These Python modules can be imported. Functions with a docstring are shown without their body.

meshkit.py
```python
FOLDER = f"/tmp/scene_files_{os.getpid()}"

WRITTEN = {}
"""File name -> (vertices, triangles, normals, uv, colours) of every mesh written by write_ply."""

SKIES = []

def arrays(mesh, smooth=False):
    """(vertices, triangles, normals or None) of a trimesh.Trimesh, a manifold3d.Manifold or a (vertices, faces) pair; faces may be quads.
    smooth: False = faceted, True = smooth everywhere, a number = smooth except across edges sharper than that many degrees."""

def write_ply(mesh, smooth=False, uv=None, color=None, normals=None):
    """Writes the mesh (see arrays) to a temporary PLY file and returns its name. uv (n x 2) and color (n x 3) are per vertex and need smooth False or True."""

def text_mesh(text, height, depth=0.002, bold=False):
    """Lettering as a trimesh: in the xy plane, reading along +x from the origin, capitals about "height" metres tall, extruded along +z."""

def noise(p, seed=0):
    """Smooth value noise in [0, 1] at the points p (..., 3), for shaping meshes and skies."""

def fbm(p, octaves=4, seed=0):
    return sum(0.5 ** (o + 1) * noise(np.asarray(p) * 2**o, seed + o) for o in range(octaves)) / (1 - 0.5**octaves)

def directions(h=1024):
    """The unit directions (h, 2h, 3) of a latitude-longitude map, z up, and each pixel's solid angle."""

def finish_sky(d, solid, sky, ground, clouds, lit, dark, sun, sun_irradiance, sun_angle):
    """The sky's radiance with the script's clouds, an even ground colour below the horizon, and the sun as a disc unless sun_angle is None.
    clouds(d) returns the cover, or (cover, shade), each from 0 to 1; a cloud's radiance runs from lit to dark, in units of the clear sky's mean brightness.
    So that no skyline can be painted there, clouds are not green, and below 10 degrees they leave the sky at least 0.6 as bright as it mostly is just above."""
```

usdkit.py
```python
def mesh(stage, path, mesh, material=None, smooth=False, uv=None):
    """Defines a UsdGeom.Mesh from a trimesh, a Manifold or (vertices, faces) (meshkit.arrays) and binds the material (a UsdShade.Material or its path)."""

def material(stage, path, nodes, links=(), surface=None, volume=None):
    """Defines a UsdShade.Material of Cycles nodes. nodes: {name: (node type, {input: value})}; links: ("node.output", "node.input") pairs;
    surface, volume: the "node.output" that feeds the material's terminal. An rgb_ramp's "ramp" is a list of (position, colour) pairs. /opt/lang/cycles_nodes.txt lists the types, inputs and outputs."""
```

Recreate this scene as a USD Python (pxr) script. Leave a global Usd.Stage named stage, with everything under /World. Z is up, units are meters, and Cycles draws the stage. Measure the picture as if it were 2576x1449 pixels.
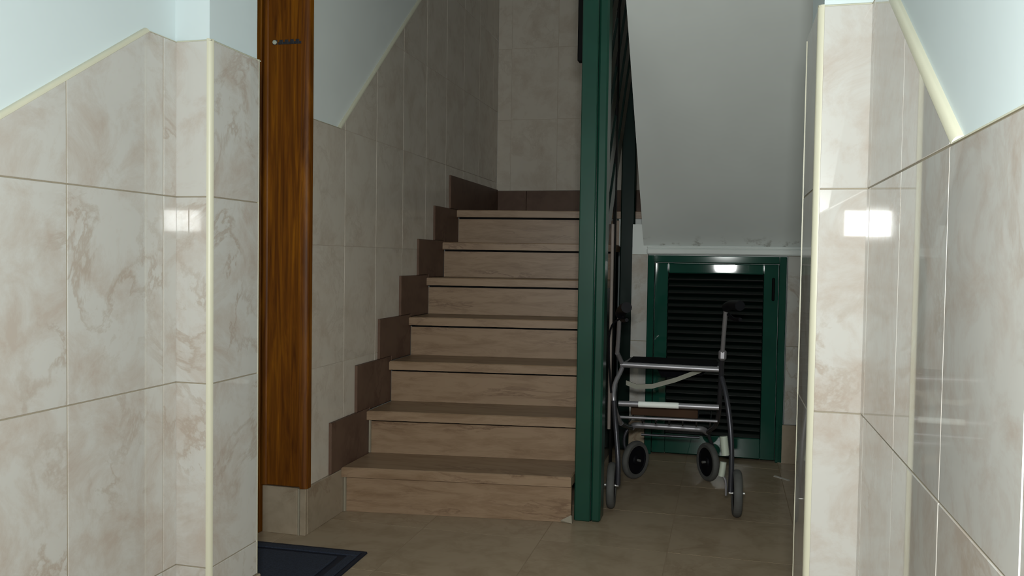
import math, random
import numpy as np
import trimesh
import shapely
from shapely.geometry import Polygon, box as sbox
from pxr import Usd, UsdGeom, UsdLux, UsdShade, Gf, Sdf, Vt
import usdkit

random.seed(4)
stage = Usd.Stage.CreateInMemory()
UsdGeom.SetStageUpAxis(stage, UsdGeom.Tokens.z)
UsdGeom.SetStageMetersPerUnit(stage, 1.0)
UsdGeom.Xform.Define(stage, '/World')
UsdGeom.Scope.Define(stage, '/World/Looks')

# ------------------------------------------------------------------ camera
CAM_Z = 1.0
yaw, pit, rol = 0.249051, 0.0344416, 0.0149238
_f = np.array([-math.sin(yaw) * math.cos(pit), math.cos(yaw) * math.cos(pit), -math.sin(pit)])
_r = np.array([math.cos(yaw), math.sin(yaw), 0.0])
_u = np.cross(_r, _f)
r2 = math.cos(rol) * _r + math.sin(rol) * _u
u2 = -math.sin(rol) * _r + math.cos(rol) * _u
cam = UsdGeom.Camera.Define(stage, '/World/camera')
m4 = Gf.Matrix4d(*r2, 0, *u2, 0, *(-_f), 0, 0, 0, CAM_Z, 1)
cam.AddTransformOp().Set(m4)
cam.CreateHorizontalApertureAttr(36.0)
cam.CreateVerticalApertureAttr(36.0 * 1449 / 2576)
cam.CreateFocalLengthAttr(36.0 * 2116.56 / 2576)
cam.CreateClippingRangeAttr((0.05, 100.0))
cam.CreateExposureAttr(0.0)

# ------------------------------------------------------------------ light: the photographer's lamp just above the lens, and a faint glow of the stairwell
flash = UsdLux.RectLight.Define(stage, '/World/camera_flash')
flash.CreateWidthAttr(0.18)
flash.CreateHeightAttr(0.10)
flash.CreateIntensityAttr(720.0)
flash.CreateColorAttr((0.97, 1.0, 0.965))
_fr = np.array([math.cos(0.2), math.sin(0.2), 0.0])
_ff = np.array([-math.sin(0.2), math.cos(0.2), 0.0])
flash.AddTransformOp().Set(Gf.Matrix4d(*_fr, 0, 0, 0, 1, 0, *(-_ff), 0, -0.01, -0.03, CAM_Z + 0.163, 1))
dome = UsdLux.DomeLight.Define(stage, '/World/ambient')
dome.CreateIntensityAttr(0.02)
dome.CreateColorAttr((0.8, 0.95, 1.0))

# ------------------------------------------------------------------ materials
LK = '/World/Looks/'


def mat_simple(name, col, rough=0.5, metal=0.0, spec=0.5, var=0.0, scale=8.0, bump=0.0, bscale=60.0, stretch=(1, 1, 1)):
    n = {'g': ('geometry', {}), 'm': ('mapping', {'scale': stretch}), 'n': ('noise_texture', {'scale': scale, 'detail': 4.0}),
         'r': ('rgb_ramp', {'ramp': [(0.25, [c * (1 - var) for c in col]), (0.75, [min(1, c * (1 + var)) for c in col])]}),
         'p': ('principled_bsdf', {'roughness': rough, 'metallic': metal, 'specular_ior_level': spec})}
    l = [('g.position', 'm.vector'), ('m.vector', 'n.vector'), ('n.fac', 'r.fac'), ('r.color', 'p.base_color')]
    if bump:
        n['n2'] = ('noise_texture', {'scale': bscale, 'detail': 3.0})
        n['b'] = ('bump', {'strength': bump, 'distance': 0.002})
        l += [('m.vector', 'n2.vector'), ('n2.fac', 'b.height'), ('b.normal', 'p.normal')]
    return usdkit.material(stage, LK + name, n, l, surface='p.BSDF')


def mat_tile(name, lo, hi, vein, rough=0.05, stretch=(1, 1, 1), vein_amt=0.8, spec=0.5):
    """Glazed ceramic: cloudy body colour, thin broken veins; every tile samples its own patch (object random)."""
    n = {'g': ('geometry', {}), 'o': ('object_info', {}),
         'k': ('math', {'math_type': 'multiply', 'value2': 37.0}),
         'c': ('combine_xyz', {}), 'm': ('mapping', {'scale': stretch}),
         'n1': ('noise_texture', {'scale': 7.5, 'detail': 8.0, 'roughness': 0.68, 'distortion': 0.45}),
         'r1': ('rgb_ramp', {'ramp': [(0.34, lo), (0.55, hi)]}),
         'n2': ('noise_texture', {'scale': 5.0, 'detail': 6.0, 'roughness': 0.62, 'distortion': 0.5}),
         'r2': ('rgb_ramp', {'ramp': [(0.472, (0, 0, 0)), (0.497, (1, 1, 1)), (0.503, (1, 1, 1)), (0.545, (0, 0, 0))]}),
         'n3': ('noise_texture', {'scale': 2.6, 'detail': 2.0}),
         'r3': ('rgb_ramp', {'ramp': [(0.47, (0, 0, 0)), (0.62, (vein_amt,) * 3)]}),
         'x': ('mix', {'mix_type': 'multiply', 'fac': 1.0}),
         'v': ('mix', {'color2': vein}),
         'n4': ('noise_texture', {'scale': 9.0, 'detail': 2.0}),
         'b': ('bump', {'strength': 0.004, 'distance': 0.002}),
         'p': ('principled_bsdf', {'roughness': rough, 'specular_ior_level': spec})}
    l = [('o.random', 'k.value1'), ('k.value', 'c.x'), ('k.value', 'c.z'), ('g.position', 'm.vector'), ('c.vector', 'm.location'),
         ('m.vector', 'n1.vector'), ('m.vector', 'n2.vector'), ('m.vector', 'n3.vector'), ('m.vector', 'n4.vector'),
         ('n1.fac', 'r1.fac'), ('n2.fac', 'r2.fac'), ('n3.fac', 'r3.fac'), ('r2.color', 'x.color1'), ('r3.color', 'x.color2'),
         ('x.color', 'v.fac'), ('r1.color', 'v.color1'), ('v.color', 'p.base_color'), ('n4.fac', 'b.height'), ('b.normal', 'p.normal')]
    return usdkit.material(stage, LK + name, n, l, surface='p.BSDF')


def mat_wood(name):
    n = {'g': ('geometry', {}), 'm': ('mapping', {'scale': (26, 8, 1.3)}),
         'n1': ('noise_texture', {'scale': 1.4, 'detail': 5.0, 'roughness': 0.6, 'distortion': 1.6}),
         'r1': ('rgb_ramp', {'ramp': [(0.28, (0.07, 0.018, 0.001)), (0.5, (0.155, 0.048, 0.002)), (0.72, (0.285, 0.10, 0.003))]}),
         'm2': ('mapping', {'scale': (160, 40, 4)}),
         'n2': ('noise_texture', {'scale': 1.0, 'detail': 3.0}),
         'r2': ('rgb_ramp', {'ramp': [(0.35, (0.78, 0.78, 0.78)), (0.6, (1, 1, 1))]}),
         'x': ('mix', {'mix_type': 'multiply', 'fac': 1.0}),
         'p': ('principled_bsdf', {'roughness': 0.5, 'specular_ior_level': 0.22})}
    l = [('g.position', 'm.vector'), ('m.vector', 'n1.vector'), ('n1.fac', 'r1.fac'), ('g.position', 'm2.vector'), ('m2.vector', 'n2.vector'),
         ('n2.fac', 'r2.fac'), ('r1.color', 'x.color1'), ('r2.color', 'x.color2'), ('x.color', 'p.base_color')]
    return usdkit.material(stage, LK + name, n, l, surface='p.BSDF')


M = {}
M['tile'] = mat_tile('glazed_tile', (0.455, 0.40, 0.35), (0.53, 0.52, 0.49), (0.38, 0.315, 0.255), rough=0.03, vein_amt=0.65, spec=0.8)
M['stair_tile'] = mat_tile('stair_tile', (0.50, 0.43, 0.355), (0.58, 0.525, 0.45), (0.44, 0.37, 0.30), rough=0.14, vein_amt=0.4)
M['marble'] = mat_tile('brown_marble', (0.225, 0.142, 0.083), (0.30, 0.203, 0.128), (0.17, 0.10, 0.06), rough=0.4, spec=0.3, stretch=(0.6, 2.5, 4.0))
M['skirting'] = mat_tile('dark_skirting', (0.095, 0.053, 0.036), (0.13, 0.077, 0.053), (0.08, 0.04, 0.028), rough=0.5, spec=0.3)
M['floor_skirting'] = mat_tile('floor_skirting_tile', (0.27, 0.215, 0.15), (0.34, 0.275, 0.20), (0.22, 0.15, 0.1), rough=0.25)
M['floor'] = mat_tile('floor_tile', (0.30, 0.225, 0.148), (0.375, 0.29, 0.20), (0.24, 0.165, 0.105), rough=0.28, vein_amt=0.4, spec=0.22)
M['grout'] = mat_simple('grout', (0.29, 0.255, 0.19), 0.6, var=0.1)
M['grout_stair'] = mat_simple('stair_grout', (0.50, 0.435, 0.36), 0.8, spec=0.2, var=0.1)
M['grout_floor'] = mat_simple('floor_grout', (0.29, 0.22, 0.15), 0.8, spec=0.1, var=0.1)
M['trim'] = mat_simple('cream_trim', (0.57, 0.555, 0.43), 0.4, var=0.03)
M['plaster'] = mat_simple('white_plaster', (0.60, 0.68, 0.695), 0.6, var=0.02, scale=3, bump=0.12, bscale=25)
M['plaster_old'] = mat_simple('grey_plaster', (0.73, 0.77, 0.75), 0.7, var=0.05, scale=2.2, bump=0.1, bscale=20)
n_ = {'g': ('geometry', {}), 's': ('separate_xyz', {}), 'z': ('map_range', {'from_min': 1.135, 'from_max': 1.085, 'to_min': 0.0, 'to_max': 0.8, 'clamp': True}),
      'n': ('noise_texture', {'scale': 16.0, 'detail': 5.0, 'roughness': 0.65}), 'r': ('rgb_ramp', {'ramp': [(0.56, (0, 0, 0)), (0.66, (1, 1, 1))]}),
      'n2': ('noise_texture', {'scale': 2.2, 'detail': 4.0}), 'r2': ('rgb_ramp', {'ramp': [(0.25, (0.70, 0.735, 0.715)), (0.75, (0.78, 0.82, 0.80))]}),
      'x': ('math', {'math_type': 'multiply'}), 'k': ('mix', {'color2': (0.33, 0.33, 0.30)}), 'p': ('principled_bsdf', {'roughness': 0.5})}
M['soffit'] = usdkit.material(stage, LK + 'stained_soffit', n_, [('g.position', 's.vector'), ('s.z', 'z.value'), ('g.position', 'n.vector'), ('n.fac', 'r.fac'), ('z.result', 'x.value1'), ('r.color', 'x.value2'),
                              ('g.position', 'n2.vector'), ('n2.fac', 'r2.fac'), ('r2.color', 'k.color1'), ('x.value', 'k.fac'), ('k.color', 'p.base_color')], surface='p.BSDF')
M['wood'] = mat_wood('varnished_wood')
M['wood_dark'] = mat_simple('dark_wood', (0.09, 0.028, 0.008), 0.4, var=0.3, scale=3, stretch=(20, 8, 1))
M['green'] = mat_simple('green_enamel', (0.009, 0.054, 0.035), 0.26, var=0.12, scale=6, bump=0.1, bscale=14)
M['green_door'] = mat_simple('door_green_enamel', (0.011, 0.062, 0.043), 0.035, spec=0.35, var=0.15, scale=6)
M['green_frame'] = mat_simple('frame_green_enamel', (0.011, 0.062, 0.043), 0.06, spec=0.35, var=0.15, scale=6)
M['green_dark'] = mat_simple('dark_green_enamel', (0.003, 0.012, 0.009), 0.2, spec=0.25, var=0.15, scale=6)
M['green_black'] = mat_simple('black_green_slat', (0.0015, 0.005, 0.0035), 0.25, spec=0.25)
M['black'] = mat_simple('black_paint', (0.003, 0.003, 0.003), 0.7, spec=0.1)
M['rubber'] = mat_simple('grey_rubber', (0.085, 0.085, 0.08), 0.75, var=0.15, scale=30)
M['black_plastic'] = mat_simple('black_plastic', (0.004, 0.004, 0.006), 0.6, spec=0.15)
M['black_cloth'] = mat_simple('black_cloth', (0.004, 0.004, 0.006), 0.9, spec=0.1, var=0.3, scale=60, bump=0.4, bscale=300)
M['tube'] = mat_simple('silver_tube', (0.30, 0.29, 0.31), 0.38, metal=0.6)
M['tube_dark'] = mat_simple('dark_tube', (0.055, 0.055, 0.065), 0.35, metal=0.5)
M['sticker'] = mat_simple('white_sticker', (0.85, 0.88, 0.84), 0.5)
M['reflector'] = mat_simple('pale_reflector', (0.46, 0.50, 0.42), 0.4)
M['strap'] = mat_simple('pale_strap', (0.30, 0.30, 0.25), 0.8)
M['brown_board'] = mat_simple('brown_board', (0.06, 0.033, 0.02), 0.8, spec=0.1, var=0.2)
M['mat'] = mat_simple('navy_pile', (0.018, 0.025, 0.045), 0.95, var=0.5, scale=220, bump=0.9, bscale=400)
M['mat_edge'] = mat_simple('navy_rubber', (0.007, 0.009, 0.02), 0.7)
M['paper'] = mat_simple('grey_paper', (0.60, 0.57, 0.52), 0.9)
M['rod'] = mat_simple('pinkish_rod', (0.22, 0.185, 0.165), 0.6, var=0.2)
M['metal'] = mat_simple('worn_metal', (0.5, 0.5, 0.48), 0.35, metal=0.8)

# ------------------------------------------------------------------ helpers
taken = {}


def numbered(path):
    k = taken.get(path, -1) + 1
    taken[path] = k
    return path if k == 0 else f'{path}_{k:03d}'


def thing(name, label, cat, origin=(0, 0, 0), kind=None, group=None):
    x = UsdGeom.Xform.Define(stage, numbered('/World/' + name))
    x.AddTranslateOp().Set(Gf.Vec3d(*map(float, origin)))
    p = x.GetPrim()
    if label:
        p.SetCustomDataByKey('label', label)
    if cat:
        p.SetCustomDataByKey('category', cat)
    if kind:
        p.SetCustomDataByKey('kind', kind)
    if group:
        p.SetCustomDataByKey('group', group)
    return dict(path=str(x.GetPath()), o=np.array(origin, float))


def part(t, name, mesh, mat, label=None, smooth=False):
    """A mesh given in world coordinates, stored under the thing (or part) t."""
    v, f = (np.array(mesh.vertices), np.array(mesh.faces)) if hasattr(mesh, 'vertices') else mesh
    p = numbered(t['path'] + '/' + name)
    usdkit.mesh(stage, p, trimesh.Trimesh(np.asarray(v) - t['o'], f, process=False), M[mat], smooth=smooth)
    if label:
        stage.GetPrimAtPath(p).SetCustomDataByKey('label', label)
    return dict(path=p, o=t['o'])


def cbox(x0, x1, y0, y1, z0, z1, c=0.0):
    if c <= 0:
        b = trimesh.creation.box([x1 - x0, y1 - y0, z1 - z0])
        b.apply_translation([(x0 + x1) / 2, (y0 + y1) / 2, (z0 + z1) / 2])
        return b
    c = min(c, (x1 - x0) / 2.01, (y1 - y0) / 2.01, (z1 - z0) / 2.01)
    P = []
    for a in (x0, x1):
        for b in (y0, y1):
            for d in (z0, z1):
                sa, sb, sd = (1 if a == x0 else -1), (1 if b == y0 else -1), (1 if d == z0 else -1)
                P += [(a, b + sb * c, d + sd * c), (a + sa * c, b, d + sd * c), (a + sa * c, b + sb * c, d)]
    return trimesh.convex.convex_hull(np.array(P))


def cat(ms):
    return trimesh.util.concatenate(ms)


def prism(poly, O, eu, ev, n, depth, chamfer=0.0):
    """Polygon (u, v) laid on the plane O + u eu + v ev as its FRONT face, going back by depth along -n; front edges chamfered."""
    poly = shapely.geometry.polygon.orient(poly.simplify(1e-5))
    O, eu, ev, n = (np.array(a, float) for a in (O, eu, ev, n))
    pts = np.array(poly.exterior.coords)[:-1]
    inn = poly.buffer(-chamfer, join_style='mitre', mitre_limit=10) if chamfer else poly
    ok = inn.geom_type == 'Polygon' and not inn.is_empty
    if ok and chamfer:
        q = np.array(shapely.geometry.polygon.orient(inn).exterior.coords)[:-1]
        if len(q) == len(pts):
            s = min(range(len(q)), key=lambda k: np.sum((np.roll(q, -k, 0) - pts) ** 2))
            q = np.roll(q, -s, 0)
        else:
            ok = False
    if not chamfer or not ok:
        q, chamfer = pts, 0.0
    N = len(pts)
    W = lambda a, d: O + a[:, :1] * eu + a[:, 1:] * ev - d * n
    tri = trimesh.creation.triangulate_polygon(Polygon(q), engine='earcut')
    tv, tf = np.array(tri[0])[:, :2], np.array(tri[1])
    idx = np.array([int(np.argmin(np.sum((q - a) ** 2, 1))) for a in tv])
    tf = idx[tf]
    V = [W(q, 0.0)]
    F = [tf]
    rings = [0]
    if chamfer:
        V.append(W(pts, chamfer))
        rings.append(N)
    V.append(W(pts, depth))
    rings.append(rings[-1] + N)
    for a, b in zip(rings, rings[1:]):
        for i in range(N):
            j = (i + 1) % N
            F.append([[a + i, b + i, b + j], [a + i, b + j, a + j]])
    F.append(tf[:, ::-1] + rings[-1])
    m = trimesh.Trimesh(np.vstack(V), np.vstack(F), process=False)
    if np.dot(np.cross(eu, ev), n) < 0:
        m.faces = m.faces[:, ::-1]
    trimesh.repair.fix_normals(m)
    return m


def tile_plane(t, region, O, eu, ev, n, u0, v0, du, dv, mat, name='wall_tile', joint=0.003, depth=0.008, grout='grout', min_area=2e-5, chamfer=0.0008):
    """Cuts the region into tiles on a joint grid; each tile is a mesh of its own; the grout is one sheet 1.6 mm behind their faces."""
    a, b, c, d = region.bounds
    i0, i1 = math.floor((a - u0) / du), math.ceil((c - u0) / du)
    j0, j1 = math.floor((b - v0) / dv), math.ceil((d - v0) / dv)
    n = np.array(n, float)
    for i in range(i0, i1):
        for j in range(j0, j1):
            cell = sbox(u0 + i * du + joint / 2, v0 + j * dv + joint / 2, u0 + (i + 1) * du - joint / 2, v0 + (j + 1) * dv - joint / 2)
            g = cell.intersection(region)
            for h in getattr(g, 'geoms', [g]):
                if h.geom_type == 'Polygon' and h.area > min_area:
                    off = random.uniform(-0.0003, 0.0003)
                    part(t, name, prism(h, np.array(O) + n * off, eu, ev, n, depth, chamfer), mat)
    if grout:
        part(t, 'grout', prism(region, np.array(O, float) - n * 0.0016, eu, ev, n, depth - 0.002), grout)


def strip(a, b, across, out, w, h):
    """A quarter-round strip from a to b: width w along 'across', height h along 'out'."""
    a, b, across, out = (np.array(k, float) for k in (a, b, across, out))
    prof = [(0, 0), (0, h)] + [(w * math.sin(q), h * 0.35 + 0.65 * h * math.cos(q)) for q in np.linspace(0.15, math.pi / 2, 6)] + [(w, 0)]
    V = [p + u * across + v * out for p in (a, b) for u, v in prof]
    return trimesh.convex.convex_hull(np.array(V))


def tube(points, r, sides=12, rounds=0):
    p = np.array(points, float)
    for _ in range(rounds):
        q = [p[0]]
        for a, b in zip(p, p[1:]):
            q += [0.75 * a + 0.25 * b, 0.25 * a + 0.75 * b]
        q.append(p[-1])
        p = np.array(q)
    t = np.gradient(p, axis=0)
    t /= np.linalg.norm(t, axis=1, keepdims=True) + 1e-12
    ref = np.array([0, 0, 1.0]) if abs(t[0, 2]) < 0.8 else np.array([1.0, 0, 0])
    rings = []
    for k in range(len(p)):
        a = np.cross(t[k], ref)
        a /= np.linalg.norm(a)
        b = np.cross(t[k], a)
        ref = np.cross(a, t[k])
        ang = np.arange(sides) * 2 * math.pi / sides
        rad = r if np.isscalar(r) else r[min(k, len(r) - 1)]
        rings.append(p[k] + rad * (np.cos(ang)[:, None] * a + np.sin(ang)[:, None] * b))
    V = np.vstack(rings + [p[:1], p[-1:]])
    F = []
    n = len(p)
    for k in range(n - 1):
        for s in range(sides):
            s2 = (s + 1) % sides
            F += [[k * sides + s, k * sides + s2, (k + 1) * sides + s2], [k * sides + s, (k + 1) * sides + s2, (k + 1) * sides + s]]
    for s in range(sides):
        s2 = (s + 1) % sides
        F += [[n * sides, s2, s], [n * sides + 1, (n - 1) * sides + s, (n - 1) * sides + s2]]
    m = trimesh.Trimesh(V, F, process=False)
    trimesh.repair.fix_normals(m)
    return m


def lathe(prof, centre, axis, segs=40):
    """prof: closed list of (radius, along axis)."""
    m = trimesh.creation.revolve(np.array(list(prof) + [prof[0]]), sections=segs)
    m.apply_transform(trimesh.geometry.align_vectors([0, 0, 1], axis))
    m.apply_translation(centre)
    return m


X3, Y3, Z3 = np.eye(3)

# ------------------------------------------------------------------ setting: dimensions
XL, XR = -1.292, 0.267           # tiled faces of the passage walls
YP, YPR = 1.776, 1.797           # faces of the left and right piers
XJL, XJR = -1.198, 0.167         # faces of the opening's jambs
XS = -1.445                      # tiled wall beside the stairs
YB, YD, XH = 5.24, 4.40, 0.42    # landing wall, wall under the landing, right wall of the hall
BACK, TOP, CEIL = -1.0, 1.508, 3.3
G = 0.012                        # tiles stand this proud of the plaster

# ---- floor
fl = thing('floor', 'brown-beige polished tiled floor of the passage and stair hall', 'floor', kind='structure')
part(fl, 'base', cbox(-1.9, 0.62, BACK - 0.1, 5.4, -0.12, -0.008), 'grout_floor')
tile_plane(fl, sbox(-1.72, BACK, XH, 4.42), (0, 0, 0), X3, Y3, Z3, -0.62, 2.905, 0.445, 0.445, 'floor', 'floor_tile', 0.003, 0.009, None, chamfer=0.0003)
part(fl, 'grout', cbox(-1.72, XH, BACK, 4.42, -0.0085, -0.0005), 'grout_floor')

# ---- ceiling
ce = thing('ceiling', 'plain white plaster ceiling above the passage', 'ceiling', kind='structure')
part(ce, 'slab', cbox(-1.9, 0.62, BACK - 0.1, 2.3, CEIL, CEIL + 0.12), 'plaster')
part(ce, 'slab', cbox(-1.9, 0.62, 2.3, 5.4, 3.9, 4.02), 'plaster')

# ---- left passage wall with a wainscot that steps up towards the pier
wl = thing('wall_left', 'left passage wall, beige glazed tiles rising diagonally under white plaster', 'wall', kind='structure')
part(wl, 'plaster', cbox(XL - G - 0.25, XL - G, BACK, YP + 0.2, 0, CEIL), 'plaster')
regL = Polygon([(BACK, 0.15), (YP, 0.15), (YP, TOP), (1.678, TOP), (1.13, 1.152), (BACK, 1.152)])
tile_plane(wl, regL, (XL, 0, 0), Y3, Z3, X3, 1.427, 1.138, 0.301, 0.45, 'tile', depth=G)
tile_plane(wl, sbox(BACK, 0, YP, 0.147), (XL + 0.004, 0, 0), Y3, Z3, X3, 1.427, 0, 0.301, 0.45, 'floor_skirting', 'skirting_tile', depth=G + 0.004, grout=None)


def wainscot_trim(t, X, sx, pts, wd=0.009, wh=0.004):
    """The cream edge strip along the top of a side wall's tiles; sx = +1 when the tiles face +X."""
    for (y0, z0), (y1, z1) in zip(pts, pts[1:]):
        d = np.array([0, y1 - y0, z1 - z0])
        d /= np.linalg.norm(d)
        up = np.array([0, -d[2], d[1]])
        if up[2] < 0:
            up = -up
        part(t, 'trim_strip', strip((X - sx * G, y0, z0), (X - sx * G, y1, z1), up, (sx, 0, 0), wd if abs(d[2]) > 0.1 else wh, G + 0.001), 'trim', smooth=30)


wainscot_trim(wl, XL, 1, [(BACK, 1.152), (1.13, 1.152), (1.678, TOP), (YP, TOP)])

# ---- left pier
pl = thing('pier', 'narrow tiled pier with cream corner strips, left side of the opening', 'pier', (XJL, YP, 0), kind='structure')
part(pl, 'plaster', cbox(-1.68, XJL - G, YP + G, 1.998, 0, CEIL), 'plaster')
tile_plane(pl, sbox(XL - 0.010, 0.15, XJL - 0.011, TOP), (0, YP, 0), X3, Z3, -Y3, XL - 0.2, 1.138, 0.5, 0.45, 'tile', depth=G)
tile_plane(pl, sbox(YP + 0.011, 0.15, 1.988, TOP), (XJL, 0, 0), Y3, Z3, X3, 1.6, 1.138, 0.45, 0.45, 'tile', depth=G)
part(pl, 'skirting_tile', cbox(XL, XJL + 0.006, YP - 0.006, YP + G, 0, 0.147, 0.002), 'floor_skirting')
part(pl, 'skirting_tile', cbox(XJL - G, XJL + 0.006, YP + G, 1.998, 0, 0.147, 0.002), 'floor_skirting')


def corner_strip(x, y, sx, sy, z0, z1, r=0.012):
    """Quarter-round corner: x, y the outer corner; the body lies towards (-sx, -sy)."""
    ang = np.linspace(0, math.pi / 2, 7)
    P = [(x - sx * r + sx * r * math.cos(a), y - sy * r + sy * r * math.sin(a)) for a in ang] + [(x - sx * r, y - sy * r)]
    return trimesh.convex.convex_hull(np.array([(a, b, z) for a, b in P for z in (z0, z1)]))


part(pl, 'corner_strip', corner_strip(XJL + 0.001, YP - 0.001, 1, -1, 0.15, TOP + 0.004), 'trim', smooth=30)
part(pl, 'corner_strip', corner_strip(XJL + 0.001, 1.999, 1, 1, 0.15, TOP + 0.004), 'trim', smooth=30)
part(pl, 'trim_strip', strip((XL, YP + G, TOP), (XJL, YP + G, TOP), Z3, -Y3, 0.005, G), 'trim', smooth=30)
part(pl, 'trim_strip', strip((XJL - G, YP, TOP), (XJL - G, 1.998, TOP), Z3, X3, 0.006, G), 'trim', smooth=30)

# ---- right passage wall
wr = thing('wall_right', 'right passage wall, beige glazed tiles with a diagonal cream edge under white plaster', 'wall', kind='structure')
part(wr, 'plaster', cbox(XR + G, XR + G + 0.25, BACK, YPR + 0.2, 0, CEIL), 'plaster')
regR = Polygon([(BACK, 0.15), (YPR, 0.15), (YPR, TOP + 0.005), (1.684, TOP + 0.005), (1.15, 1.150), (BACK, 1.150)])
tile_plane(wr, regR, (XR, 0, 0), Y3, Z3, -X3, 1.158, 1.150, 0.302, 0.45, 'tile', depth=G)
tile_plane(wr, sbox(BACK, 0, YPR, 0.147), (XR - 0.004, 0, 0), Y3, Z3, -X3, 1.158, 0, 0.302, 0.45, 'floor_skirting', 'skirting_tile', depth=G + 0.004, grout=None)
wainscot_trim(wr, XR, -1, [(BACK, 1.150), (1.15, 1.150), (1.684, TOP + 0.005), (YPR, TOP + 0.005)], 0.012, 0.005)

# ---- right pier
pr = thing('pier', 'tiled pier catching the bright lamp reflection, right side of the opening', 'pier', (XJR, YPR, 0), kind='structure')
part(pr, 'plaster', cbox(XJR + G, 0.6, YPR + G, 2.06, 0, CEIL), 'plaster')
tile_plane(pr, sbox(XJR + 0.011, 0.15, XR + 0.010, TOP + 0.005), (0, YPR, 0), X3, Z3, -Y3, XJR - 0.2, 1.150, 0.5, 0.45, 'tile', depth=G)
tile_plane(pr, sbox(YPR + 0.011, 0.15, 2.05, TOP + 0.005), (XJR, 0, 0), Y3, Z3, -X3, 1.6, 1.150, 0.47, 0.45, 'tile', depth=G)
part(pr, 'skirting_tile', cbox(XJR - 0.006, XR, YPR - 0.006, YPR + G, 0, 0.147, 0.002), 'floor_skirting')
part(pr, 'skirting_tile', cbox(XJR - 0.006, XJR + G, YPR + G, 2.06, 0, 0.147, 0.002), 'floor_skirting')
part(pr, 'corner_strip', corner_strip(XJR - 0.001, YPR - 0.001, -1, -1, 0.15, TOP + 0.009), 'trim', smooth=30)
part(pr, 'corner_strip', corner_strip(XJR - 0.001, 2.061, -1, 1, 0.15, TOP + 0.0), 'trim', smooth=30)
part(pr, 'trim_strip', strip((XJR, YPR + G, TOP + 0.005), (XR, YPR + G, TOP + 0.005), Z3, -Y3, 0.005, G), 'trim', smooth=30)

# ---- the hall's walls
hl = thing('wall_hall_left', 'white plaster recess behind the left pier', 'wall', kind='structure')
part(hl, 'plaster', cbox(-1.85, -1.72, 1.99, 2.722, 0, 3.9), 'plaster')
part(hl, 'plaster', cbox(-1.85, XS - G, 2.722, 2.80, 0, 3.9), 'plaster_old')
hr = thing('wall_hall_right', 'plain grey plaster wall on the right of the stair hall', 'wall', kind='structure')
part(hr, 'plaster', cbox(XH, 0.62, 2.06, 5.34, 0, 3.9), 'plaster_old')

# ---- wall beside the stairs: tiles climbing with the flight
RISE, GO, Y1 = 0.1805, 0.2345, 2.985
tread_z = [RISE * (k + 1) for k in range(7)]
nose_y = [Y1 + GO * k for k in range(7)]
SLANT = 0.135                    # the flight is not square to its wall: right ends lie further back
sk_y = [2.90, 3.126, 3.353, 3.592, 3.816, 4.043, 4.288]
sk_t = [0.368, 0.560, 0.733, 0.915, 1.090, 1.265, 1.443]
ws = thing('wall_stair_left', 'beige tiled wall climbing beside the stairs under white plaster', 'wall', kind='structure')
part(ws, 'plaster', cbox(XS - G - 0.2, XS - G, 2.80, YB + 0.15, 0, 3.9), 'plaster_old')
low = [(2.722, 0.17), (2.90, 0.17)]
for k in range(7):
    low += [(sk_y[k], sk_t[k]), (sk_y[k + 1] if k < 6 else YB, sk_t[k])]
regS = Polygon(low + [(YB, 3.2), (YB, 1.488 + (YB - 2.983) * 0.869), (2.983, 1.490), (2.722, 1.490)])
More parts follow.
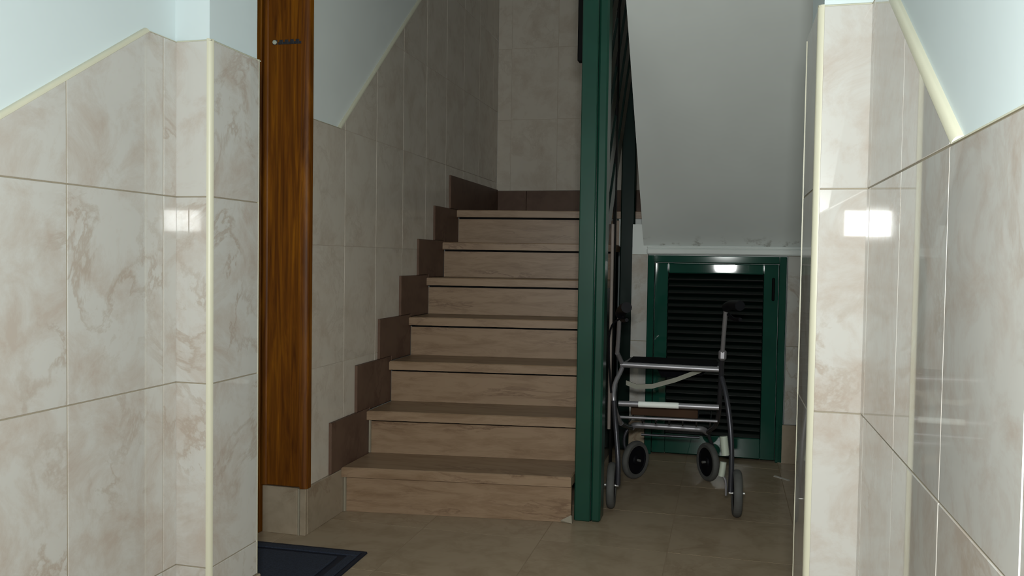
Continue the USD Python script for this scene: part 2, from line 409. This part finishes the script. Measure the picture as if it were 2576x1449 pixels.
tile_plane(ws, regS, (XS, 0, 0), Y3, Z3, X3, 2.722, 1.490 - 0.45 * 3, 0.301, 0.45, 'stair_tile', joint=0.002, depth=G, grout='grout_stair')
yA, zA, yE = 2.983, 1.490, YB
zE = 1.488 + (YB - 2.983) * 0.869
wainscot_trim(ws, XS, 1, [(2.722, 1.490), (2.983, 1.490), (YB, zE)])
# stepped skirting, one stone per step
part(ws, 'skirting_stone', prism(Polygon([(2.716, 0), (3.03, 0), (3.03, 0.17), (2.716, 0.17)]), (XS + 0.010, 0, 0), Y3, Z3, X3, 0.02, 0.002), 'floor_skirting')
for k in range(7):
    y1 = nose_y[k + 1] + 0.03 if k < 6 else YB
    zlo = 0.172 if k == 0 else tread_z[k] + 0.0005
    piece = sbox(sk_y[k] + 0.001, zlo, y1, sk_t[k])
    if k:
        piece = piece.difference(prev.buffer(0.0015, join_style='mitre'))
    prev = sbox(sk_y[k], zlo, y1, sk_t[k])
    part(ws, 'skirting_stone', prism(piece, (XS + 0.010, 0, 0), Y3, Z3, X3, 0.02, 0.002), 'skirting')

# ---- landing wall
wk = thing('wall_landing', 'tiled wall behind the landing with a dark brown skirting', 'wall', kind='structure')
part(wk, 'plaster', cbox(XS - 0.2, XH, YB + G, YB + 0.15, 0, 3.9), 'plaster')
tile_plane(wk, sbox(XS, 1.437, XH, 3.3), (0, YB, 0), X3, Z3, -Y3, XS + 0.09, 1.437, 0.301, 0.45, 'stair_tile', joint=0.002, depth=G, grout='grout_stair')
tile_plane(wk, sbox(XS + 0.011, 1.262, XH, 1.435), (0, YB - 0.010, 0), X3, Z3, -Y3, XS + 0.2, 1.262, 0.4, 0.4, 'skirting', 'skirting_stone', depth=0.02, grout=None)

# ---- wall under the landing
wu = thing('wall_understair', 'low wall under the landing with narrow tile strips beside the green door', 'wall', kind='structure')
part(wu, 'plaster', cbox(-0.476, XH, 4.44, 4.54, 0, 1.06), 'plaster_old')
part(wu, 'plaster', cbox(-0.476, -0.394, 4.40, 4.44, 0, 1.19), 'plaster_old')
part(wu, 'plaster', cbox(-0.394, XH, 4.40, 4.44, 1.035, 1.085), 'plaster_old')
part(wu, 'plaster', cbox(0.296, XH, 4.40, 4.44, 0, 1.035), 'plaster_old')
tile_plane(wu, sbox(-0.476, 0.17, -0.394, 1.035), (0, 4.392, 0), X3, Z3, -Y3, -0.6, 1.035 - 0.9, 0.5, 0.45, 'tile', depth=0.009)
tile_plane(wu, sbox(0.297, 0.196, XH, 1.035), (0, 4.392, 0), X3, Z3, -Y3, 0.0, 0.135, 0.5, 0.45, 'tile', depth=0.009)
part(wu, 'skirting_tile', cbox(-0.476, -0.394, 4.384, 4.40, 0, 0.168, 0.002), 'floor_skirting')
part(wu, 'skirting_tile', cbox(0.268, XH, 4.372, 4.40, 0, 0.193, 0.002), 'floor_skirting')
tm = thing('trim_1', 'pale plaster moulding above the green louvered door', 'moulding', (-0.39, 4.38, 1.036), kind='structure')
part(tm, 'moulding', cat([cbox(-0.40, XH, 4.372, 4.40, 1.036, 1.066, 0.006), cbox(-0.40, XH, 4.382, 4.40, 1.066, 1.078, 0.004)]), 'plaster_old')

# ------------------------------------------------------------------ staircase
st = thing('staircase', 'brown marble stairs climbing beside the tiled wall to a landing', 'stairs', (-1.0, Y1, 0))
XE = -0.56                        # right ends of the steps
XW = XS + 0.011


def quad(y, back, x0=XW, x1=XE):
    f = lambda x: (x - XS) * SLANT
    return Polygon([(x0, y + f(x0)), (x1, y + f(x1)), (x1, y + back + f(x1)), (x0, y + back + f(x0))])


for k in range(7):
    xr = -0.549 if k == 0 else XE
    if k < 6:
        part(st, 'tread', prism(quad(nose_y[k], GO + 0.035, XW, xr), (0, 0, tread_z[k]), X3, Y3, Z3, 0.038, 0.004), 'marble')
    z0 = 0.0 if k == 0 else tread_z[k - 1]
    gap = 0.002 if k == 0 else 0.010
    part(st, 'riser', prism(quad(nose_y[k] + 0.028, 0.02, XW + 0.0002, xr - 0.004), (0, 0, tread_z[k] - 0.038 - gap), X3, Y3, Z3, tread_z[k] - 0.0385 - gap - z0), 'marble')
for k in range(1, 7):
    part(st, 'mortar_joint', prism(quad(nose_y[k] + 0.040, 0.008, XW + 0.001, XE - 0.005), (0, 0, tread_z[k] - 0.0385), X3, Y3, Z3, 0.011), 'black', 'dark recessed joint under the nosing')
part(st, 'landing_top', prism(Polygon([(XW, nose_y[6]), (XE, nose_y[6] + (XE - XS) * SLANT), (-0.43, 4.52), (-0.43, 4.40), (XH - 0.001, 4.40), (XH - 0.001, YB - 0.011), (XW, YB - 0.011)]), (0, 0, tread_z[6]), X3, Y3, Z3, 0.038, 0.003), 'marble')
part(st, 'landing_slab', cbox(XS + 0.003, XH - 0.002, 4.545, YB - 0.002, 1.075, tread_z[6] - 0.039), 'plaster_old')
prof = []
off = (XE - XS) * SLANT
for k in range(1, 7):
    prof += [(nose_y[k] + off + 0.03, tread_z[k] - 0.04 - RISE if k > 1 else 0.0), (nose_y[k] + off + 0.03, tread_z[k] - 0.04)]
prof += [(4.545, tread_z[6] - 0.04), (4.545, 0.0)]
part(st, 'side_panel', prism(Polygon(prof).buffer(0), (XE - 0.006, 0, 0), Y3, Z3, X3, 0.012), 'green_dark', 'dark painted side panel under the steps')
part(st, 'plaster_chip', trimesh.convex.convex_hull(np.array([(-0.59, 3.128, 0.001), (-0.545, 3.133, 0.001), (-0.59, 3.124, 0.008), (-0.545, 3.118, 0.001), (-0.551, 3.128, 0.03), (-0.547, 3.135, 0.025)])), 'grout', 'crumbled pale mortar at the foot of the bottom step')
for k in range(2):
    part(st, 'joint', cbox(XW + 0.001, XW + 0.009, nose_y[k] + 0.022, nose_y[k] + 0.034, (tread_z[k - 1] if k else 0) + 0.002, tread_z[k] - 0.04), 'grout', 'pale grout line at the wall end of the riser')
# second flight: slanting soffit and its steps
st = thing('upper_staircase', 'returning upper flight seen from below as a grey sloping soffit above the green door', 'stairs', (0.0, 4.4, 1.08))
SL, dX = 0.78, 0.022
ya, yb = 4.40, 2.45
za, zb = 1.08, 1.08 + SL * (ya - yb)
xa, xb = -0.418, -0.418 + dX * (ya - yb)
up = np.array([0, SL, 1.0]) / math.hypot(SL, 1)
P = []
for (x, y, z) in ((xa, ya, za), (XH - 0.001, ya, za), (XH - 0.001, yb, zb), (xb, yb, zb)):
    P += [np.array((x, y, z)), np.array((x, y, z)) + up * 0.10]
part(st, 'soffit', trimesh.convex.convex_hull(np.array(P)), 'soffit', 'grey plastered underside of the returning flight')
for k in range(8):
    y1 = 4.38 - GO * k
    z1 = tread_z[6] + RISE * (k + 1)
    x0 = xa + dX * (ya - y1) + 0.002
    part(st, 'riser', cbox(x0, XH - 0.002, y1 - 0.02, y1, z1 - RISE + 0.001, z1 - 0.039), 'marble')
    part(st, 'tread', cbox(x0, XH - 0.002, y1 - GO - 0.0, y1 + 0.028, z1 - 0.038, z1, 0.004), 'marble')

# ------------------------------------------------------------------ green posts and railing
npst = thing('newel_post', 'tall green enamelled metal post at the foot of the stairs', 'post', (-0.49, 3.2, 0))
part(npst, 'post_tube', cbox(-0.545, -0.4835, 3.160, 3.26, 0, CEIL, 0.004), 'green')
part(npst, 'flange', cbox(-0.4815, -0.4445, 3.163, 3.255, 0, CEIL, 0.007), 'green', smooth=False)
part(npst, 'web', cbox(-0.4845, -0.4805, 3.172, 3.25, 0, CEIL), 'green_dark')
part(npst, 'hinge_strip', cbox(-0.568, -0.545, 3.19, 3.23, 1.757, CEIL, 0.003), 'black', 'black strip on the left of the post, ending at head height')
np2 = thing('newel_post', 'dark green post at the landing, behind the foot post', 'post', (-0.5, 4.47, 0))
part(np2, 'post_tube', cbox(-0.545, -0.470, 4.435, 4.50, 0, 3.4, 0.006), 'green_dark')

rl = thing('stair_railing', 'dark green railing of sloping flat bars along the open side of the stairs', 'railing', (-0.46, 3.26, 0))
SR = 1.15
for j in range(5):
    z0 = 0.90 + 0.205 * j
    y0, y1 = 3.262, min(4.43, 3.262 + (2.95 - z0) / SR)
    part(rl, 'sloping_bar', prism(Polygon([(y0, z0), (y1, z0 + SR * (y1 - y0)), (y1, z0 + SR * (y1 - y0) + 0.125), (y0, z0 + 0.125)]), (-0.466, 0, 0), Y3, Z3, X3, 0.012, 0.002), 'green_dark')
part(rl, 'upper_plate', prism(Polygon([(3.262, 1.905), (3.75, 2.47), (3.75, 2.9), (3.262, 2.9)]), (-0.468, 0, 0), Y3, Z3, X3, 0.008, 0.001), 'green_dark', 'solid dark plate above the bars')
part(rl, 'rod', tube([(-0.458, 3.47, 0.30), (-0.458, 3.47, 1.15)], 0.007), 'rod', 'thin pale upright rod', smooth=30)
part(rl, 'upright', cbox(-0.474, -0.464, 3.60, 3.64, 0.02, 2.3, 0.002), 'black')

# ------------------------------------------------------------------ cupboard door
YF = 4.388
tilt = math.radians(1.25)


def lean(m):
    """The old door leans back a little at the top."""
    m = m.copy()
    v = np.array(m.vertices)
    v[:, 1] += v[:, 2] * math.tan(tilt)
    m.vertices = v
    return m


YF = YF - 0.012
dr = thing('door_1', 'low green louvered cupboard door under the stairs', 'door', (-0.05, YF, 0), kind='structure')
DX0, DX1, DZ = -0.392, 0.290, 1.030
for a in ((DX0, DX0 + 0.034, 0.0, DZ), (DX1 - 0.034, DX1, 0.0, DZ), (DX0 + 0.0342, DX1 - 0.0342, DZ - 0.036, DZ)):
    part(dr, 'door_frame', cbox(a[0], a[1], YF - 0.004, YF + 0.050, a[2] + 0.001, a[3], 0.003), 'green_frame')
lx0, lx1, lz1 = DX0 + 0.037, DX1 - 0.037, DZ - 0.039
ox0, ox1, oz0, oz1 = -0.290, 0.184, 0.115, 0.940
for a in ((lx0, ox0, 0.012, lz1), (ox1, lx1, 0.012, lz1)):
    part(dr, 'stile', lean(cbox(a[0], a[1], YF, YF + 0.028, a[2], a[3], 0.002)), 'green_door')
part(dr, 'rail', lean(cbox(ox0 + 0.0005, ox1 - 0.0005, YF, YF + 0.028, oz1, lz1, 0.005)), 'green_door')
part(dr, 'rail', lean(cbox(ox0 + 0.0005, ox1 - 0.0005, YF, YF + 0.028, 0.012, oz0, 0.005)), 'green_door')
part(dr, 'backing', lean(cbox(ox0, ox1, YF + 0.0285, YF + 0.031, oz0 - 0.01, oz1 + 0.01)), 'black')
NS = 24
for k in range(NS):
    zc = oz0 + (k + 0.5) * (oz1 - oz0) / NS
    s = cbox(ox0 + 0.001, ox1 - 0.001, -0.003, 0.003, -0.019, 0.019, 0.0025)
    s.apply_transform(trimesh.transformations.rotation_matrix(math.radians(-38), [1, 0, 0]))
    s.apply_translation([0, YF + 0.014, zc])
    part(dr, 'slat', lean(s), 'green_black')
part(dr, 'handle', lean(cat([cbox(0.222, 0.236, YF - 0.020, YF - 0.010, 0.81, 0.925, 0.004), cbox(0.225, 0.233, YF - 0.012, YF, 0.825, 0.835), cbox(0.225, 0.233, YF - 0.012, YF, 0.90, 0.91)])), 'black', 'black pull handle')

# ------------------------------------------------------------------ wooden casing
wc = thing('door_casing', 'varnished brown wooden casing board standing on a beige skirting', 'door casing', (-1.53, 2.69, 0.17))
part(wc, 'board', cbox(-1.606, -1.452, 2.690, 2.720, 0.176, CEIL, 0.004), 'wood')
ed = [(-1.4515, 2.722)] + [(-1.4515 + 0.026 * math.sin(a), 2.702 - 0.014 * math.cos(a)) for a in np.linspace(0, math.pi / 2, 7)] + [(-1.4255, 2.722)]
part(wc, 'edge_moulding', trimesh.convex.convex_hull(np.array([(a, b, z) for a, b in ed for z in (0.172, CEIL)])), 'wood', 'rounded edge moulding', smooth=30)
ed = [(-1.592 + 0.012 * math.cos(a), 2.690 - 0.007 * math.sin(a)) for a in np.linspace(0, math.pi, 8)]
part(wc, 'bead', trimesh.convex.convex_hull(np.array([(a, b, z) for a, b in ed for z in (0.178, CEIL)])), 'wood', smooth=30)
part(wc, 'jamb', cbox(-1.655, -1.6085, 2.684, 2.720, 0.0, CEIL, 0.003), 'wood', 'narrow wooden jamb reaching down to the floor')
part(wc, 'latch_plate', cat([cbox(-1.566, -1.548, 2.685, 2.690, 1.741, 1.758, 0.002), cbox(-1.545, -1.456, 2.687, 2.690, 1.741, 1.750, 0.001)]
                            + [cbox(-1.540 + 0.021 * k, -1.527 + 0.021 * k, 2.686, 2.6895, 1.742, 1.757, 0.001) for k in range(4)]), 'tube_dark', 'small worn metal plate')
part(wc, 'screw_cap', lathe([(0.0001, -0.001), (0.008, -0.001), (0.007, 0.003), (0.0001, 0.004)], (-1.557, 2.685, 1.749), (0, -1, 0), 20), 'reflector', 'pale round cap')
bs = thing('baseboard_left', 'beige stone skirting under the wooden casing', 'skirting', (-1.53, 2.70, 0), kind='structure')
part(bs, 'skirting_tile', cbox(-1.607, -1.467, 2.700, 2.722, 0, 0.170, 0.002), 'floor_skirting')
part(bs, 'joint', cbox(-1.466, -1.459, 2.7015, 2.722, 0, 0.168), 'grout')
part(bs, 'skirting_tile', cbox(-1.458, XS + 0.010, 2.700, 2.7155, 0, 0.170, 0.002), 'floor_skirting')

# ------------------------------------------------------------------ doormat
dm = thing('doormat', 'dark navy ribbed doormat on the floor beside the left pier', 'doormat', (-1.44, 2.3, 0))
A = math.radians(1.4)
mx0, mx1, my0, my1 = -1.71, -1.150, 2.06, 2.600


def turn(m):
    m = m.copy()
    m.apply_transform(trimesh.transformations.rotation_matrix(A, [0, 0, 1], [mx1, my1, 0]))
    return m


part(dm, 'backing', turn(cbox(mx0, mx1, my0, my1, 0.0, 0.004, 0.001)), 'mat_edge')
for a in ((mx0, mx1, my1 - 0.014, my1), (mx0, mx1, my0, my0 + 0.014), (mx0, mx0 + 0.014, my0 + 0.0142, my1 - 0.0142), (mx1 - 0.014, mx1, my0 + 0.0142, my1 - 0.0142)):
    part(dm, 'rim', turn(cbox(*a, 0.004, 0.0075, 0.002)), 'mat_edge')
for a in ((mx0 + 0.016, mx1 - 0.016, my1 - 0.05, my1 - 0.016), (mx0 + 0.016, mx1 - 0.016, my0 + 0.016, my0 + 0.05), (mx0 + 0.016, mx0 + 0.05, my0 + 0.052, my1 - 0.052), (mx1 - 0.05, mx1 - 0.016, my0 + 0.052, my1 - 0.052)):
    part(dm, 'border', turn(cbox(*a, 0.004, 0.010, 0.003)), 'mat')
part(dm, 'pile', turn(cbox(mx0 + 0.075, mx1 - 0.075, my0 + 0.075, my1 - 0.075, 0.004, 0.012, 0.003)), 'mat')

# ------------------------------------------------------------------ rollator
wk = thing('walker', 'folding four-wheeled walker with grey tubes parked before the green door', 'walker', (-0.19, 3.6, 0))


def wheel(c, r, w, ax, name):
    ax = np.array(ax, float) / np.linalg.norm(ax)
    k = [(r * 0.74, -w / 2 * 0.8)] + [(r * 0.86 + r * 0.14 * math.sin(q), -w / 2 * math.cos(q)) for q in np.linspace(0.15, math.pi - 0.15, 9)] + [(r * 0.74, w / 2 * 0.8)]
    t = part(wk, name, lathe(k, c, ax), 'rubber', smooth=40)
    hub = [(0.001, -w * 0.42), (r * 0.24, -w * 0.42), (r * 0.28, -w * 0.2), (r * 0.66, -w * 0.2), (r * 0.74, -w * 0.36), (r * 0.745, w * 0.36), (r * 0.66, w * 0.2), (r * 0.28, w * 0.2), (r * 0.24, w * 0.42), (0.001, w * 0.42)]
    part(t, 'hub', lathe(hub, c, ax), 'black_plastic', smooth=30)
    part(t, 'axle', lathe([(0.001, -w * 0.9), (0.006, -w * 0.9), (0.006, w * 0.9), (0.001, w * 0.9)], c, ax, 16), 'metal', smooth=30)


wheel((-0.430, 3.37, 0.0925), 0.0925, 0.032, (1, 0.06, 0), 'rear_wheel')
wheel((0.060, 3.40, 0.0925), 0.0925, 0.034, (1, 0.06, 0), 'rear_wheel')
wheel((-0.385, 3.86, 0.0875), 0.0875, 0.032, (0.84, -0.54, 0), 'caster_wheel')
wheel((-0.062, 3.92, 0.0875), 0.0875, 0.032, (0.86, 0.5, 0), 'caster_wheel')
T = lambda name, pts, r, mt, label=None, rounds=2: part(wk, name, tube(pts, r, 12, rounds), mt, label, smooth=40)
# right side
T('handle_tube', [(0.002, 3.33, 0.828), (-0.004, 3.38, 0.72), (-0.008, 3.42, 0.63)], 0.0085, 'tube')
T('side_tube', [(-0.008, 3.42, 0.63), (-0.010, 3.47, 0.585), (-0.010, 3.50, 0.53), (-0.016, 3.60, 0.40), (-0.022, 3.72, 0.30), (-0.06, 3.84, 0.245), (-0.062, 3.86, 0.235)], 0.0105, 'tube_dark')
T('rear_leg', [(-0.009, 3.49, 0.535), (0.012, 3.45, 0.47), (0.031, 3.42, 0.348), (0.038, 3.40, 0.22), (0.036, 3.40, 0.095)], 0.0105, 'tube_dark')
part(wk, 'clamp', cbox(-0.022, 0.008, 3.405, 3.435, 0.612, 0.655, 0.008), 'tube', 'grey height clamp')
part(wk, 'reflector', tube([(0.004, 3.392, 0.316), (0.014, 3.386, 0.243)], 0.0155, 12), 'reflector', 'pale reflective sleeve', smooth=40)
part(wk, 'reflector', tube([(0.006, 3.386, 0.216), (0.004, 3.384, 0.195), (0.000, 3.382, 0.160)], 0.0125, 12), 'reflector', 'pale brake shoe', smooth=40)
T('brake_rod', [(0.000, 3.382, 0.165), (0.018, 3.384, 0.146), (0.019, 3.385, 0.085)], 0.005, 'tube')
T('grip', [(0.004, 3.335, 0.826), (0.02, 3.30, 0.838), (0.052, 3.21, 0.840)], 0.019, 'black_plastic', 'black rubber hand grip')
T('brake_lever', [(0.012, 3.315, 0.80), (0.03, 3.27, 0.785), (0.054, 3.20, 0.79)], 0.007, 'black_plastic')
# left side
T('handle_tube', [(-0.406, 3.33, 0.775), (-0.414, 3.38, 0.70), (-0.423, 3.42, 0.624)], 0.0085, 'tube')
T('side_tube', [(-0.423, 3.42, 0.624), (-0.410, 3.50, 0.569), (-0.413, 3.50, 0.546), (-0.434, 3.45, 0.498), (-0.437, 3.43, 0.458), (-0.432, 3.41, 0.419), (-0.423, 3.45, 0.362), (-0.415, 3.52, 0.318)], 0.0095, 'tube', rounds=1)
T('side_tube', [(-0.415, 3.52, 0.318), (-0.412, 3.68, 0.275), (-0.407, 3.82, 0.245), (-0.405, 3.85, 0.235)], 0.0105, 'tube_dark')
T('rear_leg', [(-0.432, 3.41, 0.43), (-0.420, 3.41, 0.30), (-0.405, 3.375, 0.20), (-0.404, 3.37, 0.095)], 0.0105, 'tube_dark')
T('grip', [(-0.404, 3.335, 0.785), (-0.392, 3.31, 0.81), (-0.365, 3.21, 0.822)], 0.021, 'black_plastic', 'black rubber hand grip')
T('brake_lever', [(-0.40, 3.32, 0.77), (-0.385, 3.28, 0.765), (-0.362, 3.20, 0.775)], 0.007, 'black_plastic')
T('brake_cable', [(-0.39, 3.31, 0.78), (-0.45, 3.36, 0.74), (-0.455, 3.40, 0.60), (-0.445, 3.42, 0.46)], 0.004, 'black_plastic')
# crossbars
T('crossbar', [(-0.417, 3.49, 0.568), (-0.21, 3.49, 0.567), (-0.009, 3.49, 0.566)], 0.0115, 'tube', rounds=0)
T('crossbar', [(-0.412, 3.41, 0.419), (-0.21, 3.41, 0.423), (-0.016, 3.41, 0.426)], 0.0115, 'tube', rounds=0)
part(wk, 'sticker', tube([(-0.332, 3.41, 0.4205), (-0.172, 3.41, 0.4235)], 0.0122, 16), 'sticker', 'white label wrapped round the crossbar', smooth=40)
T('basket_wire', [(-0.418, 3.50, 0.347), (-0.021, 3.50, 0.354)], 0.006, 'tube', rounds=0)
T('basket_wire', [(-0.40, 3.78, 0.347), (-0.03, 3.78, 0.352)], 0.005, 'tube_dark', rounds=0)
for q in np.linspace(-0.38, -0.05, 7):
    T('basket_wire', [(q, 3.50, 0.347), (q, 3.52, 0.325), (q, 3.76, 0.325), (q, 3.78, 0.349)], 0.003, 'tube_dark', rounds=0)
part(wk, 'basket_board', cbox(-0.375, -0.10, 3.53, 3.545, 0.353, 0.40, 0.003), 'brown_board', 'brown board lying in the basket')
T('front_bar', [(-0.405, 3.86, 0.232), (-0.395, 3.855, 0.247), (-0.37, 3.85, 0.249), (-0.11, 3.85, 0.250), (-0.085, 3.86, 0.247), (-0.066, 3.88, 0.230)], 0.014, 'tube', rounds=1)
T('lower_bar', [(-0.36, 3.86, 0.205), (-0.10, 3.87, 0.207)], 0.006, 'tube_dark', rounds=0)
T('fork', [(-0.420, 3.85, 0.232), (-0.437, 3.845, 0.195), (-0.436, 3.846, 0.150), (-0.404, 3.849, 0.088)], 0.0075, 'tube_dark')
T('fork', [(-0.066, 3.88, 0.238), (-0.055, 3.905, 0.195), (-0.038, 3.934, 0.150), (-0.041, 3.932, 0.088)], 0.0075, 'tube_dark')
# seat and strap
part(wk, 'seat', cbox(-0.398, -0.024, 3.505, 3.72, 0.556, 0.580, 0.010), 'black_cloth', 'black padded seat')
cloth = []
ys = np.linspace(3.52, 3.74, 7)
part(wk, 'seat_bag', trimesh.convex.convex_hull(np.array([(x, y, z) for x, z in ((-0.30, 0.573), (-0.05, 0.573), (-0.26, 0.50), (-0.09, 0.515)) for y in (3.66, 3.76)])), 'black_cloth', 'dark cloth pouch hanging under the seat')
sp = np.array([(-0.405, 3.60, 0.478), (-0.362, 3.60, 0.464), (-0.295, 3.60, 0.468), (-0.196, 3.60, 0.501), (-0.10, 3.60, 0.543), (-0.06, 3.60, 0.563)])
V, F = [], []
for k, p in enumerate(sp):
    for dy in (-0.004, 0.004):
        for dz in (-0.010, 0.010):
            V.append(p + np.array([0, dy, dz]))
m_parts = [trimesh.convex.convex_hull(np.array(V[4 * k:4 * k + 8])) for k in range(len(sp) - 1)]
part(wk, 'strap', cat(m_parts), 'strap', 'pale strap slung under the seat')
for x in (-0.404, -0.022):
    T('seat_arm', [(x, 3.49, 0.572), (x, 3.60, 0.566), (x, 3.78, 0.560)], 0.008, 'tube_dark', rounds=0)

# ------------------------------------------------------------------ scrap on the floor
ps = thing('paper_scrap', 'small pale scrap of paper on the floor right of the walker', 'paper', (0.27, 4.07, 0))
part(ps, 'sheet', prism(Polygon([(0.236, 4.095), (0.30, 4.028), (0.308, 4.044), (0.243, 4.112)]), (0, 0, 0.002), X3, Y3, Z3, 0.002), 'paper')
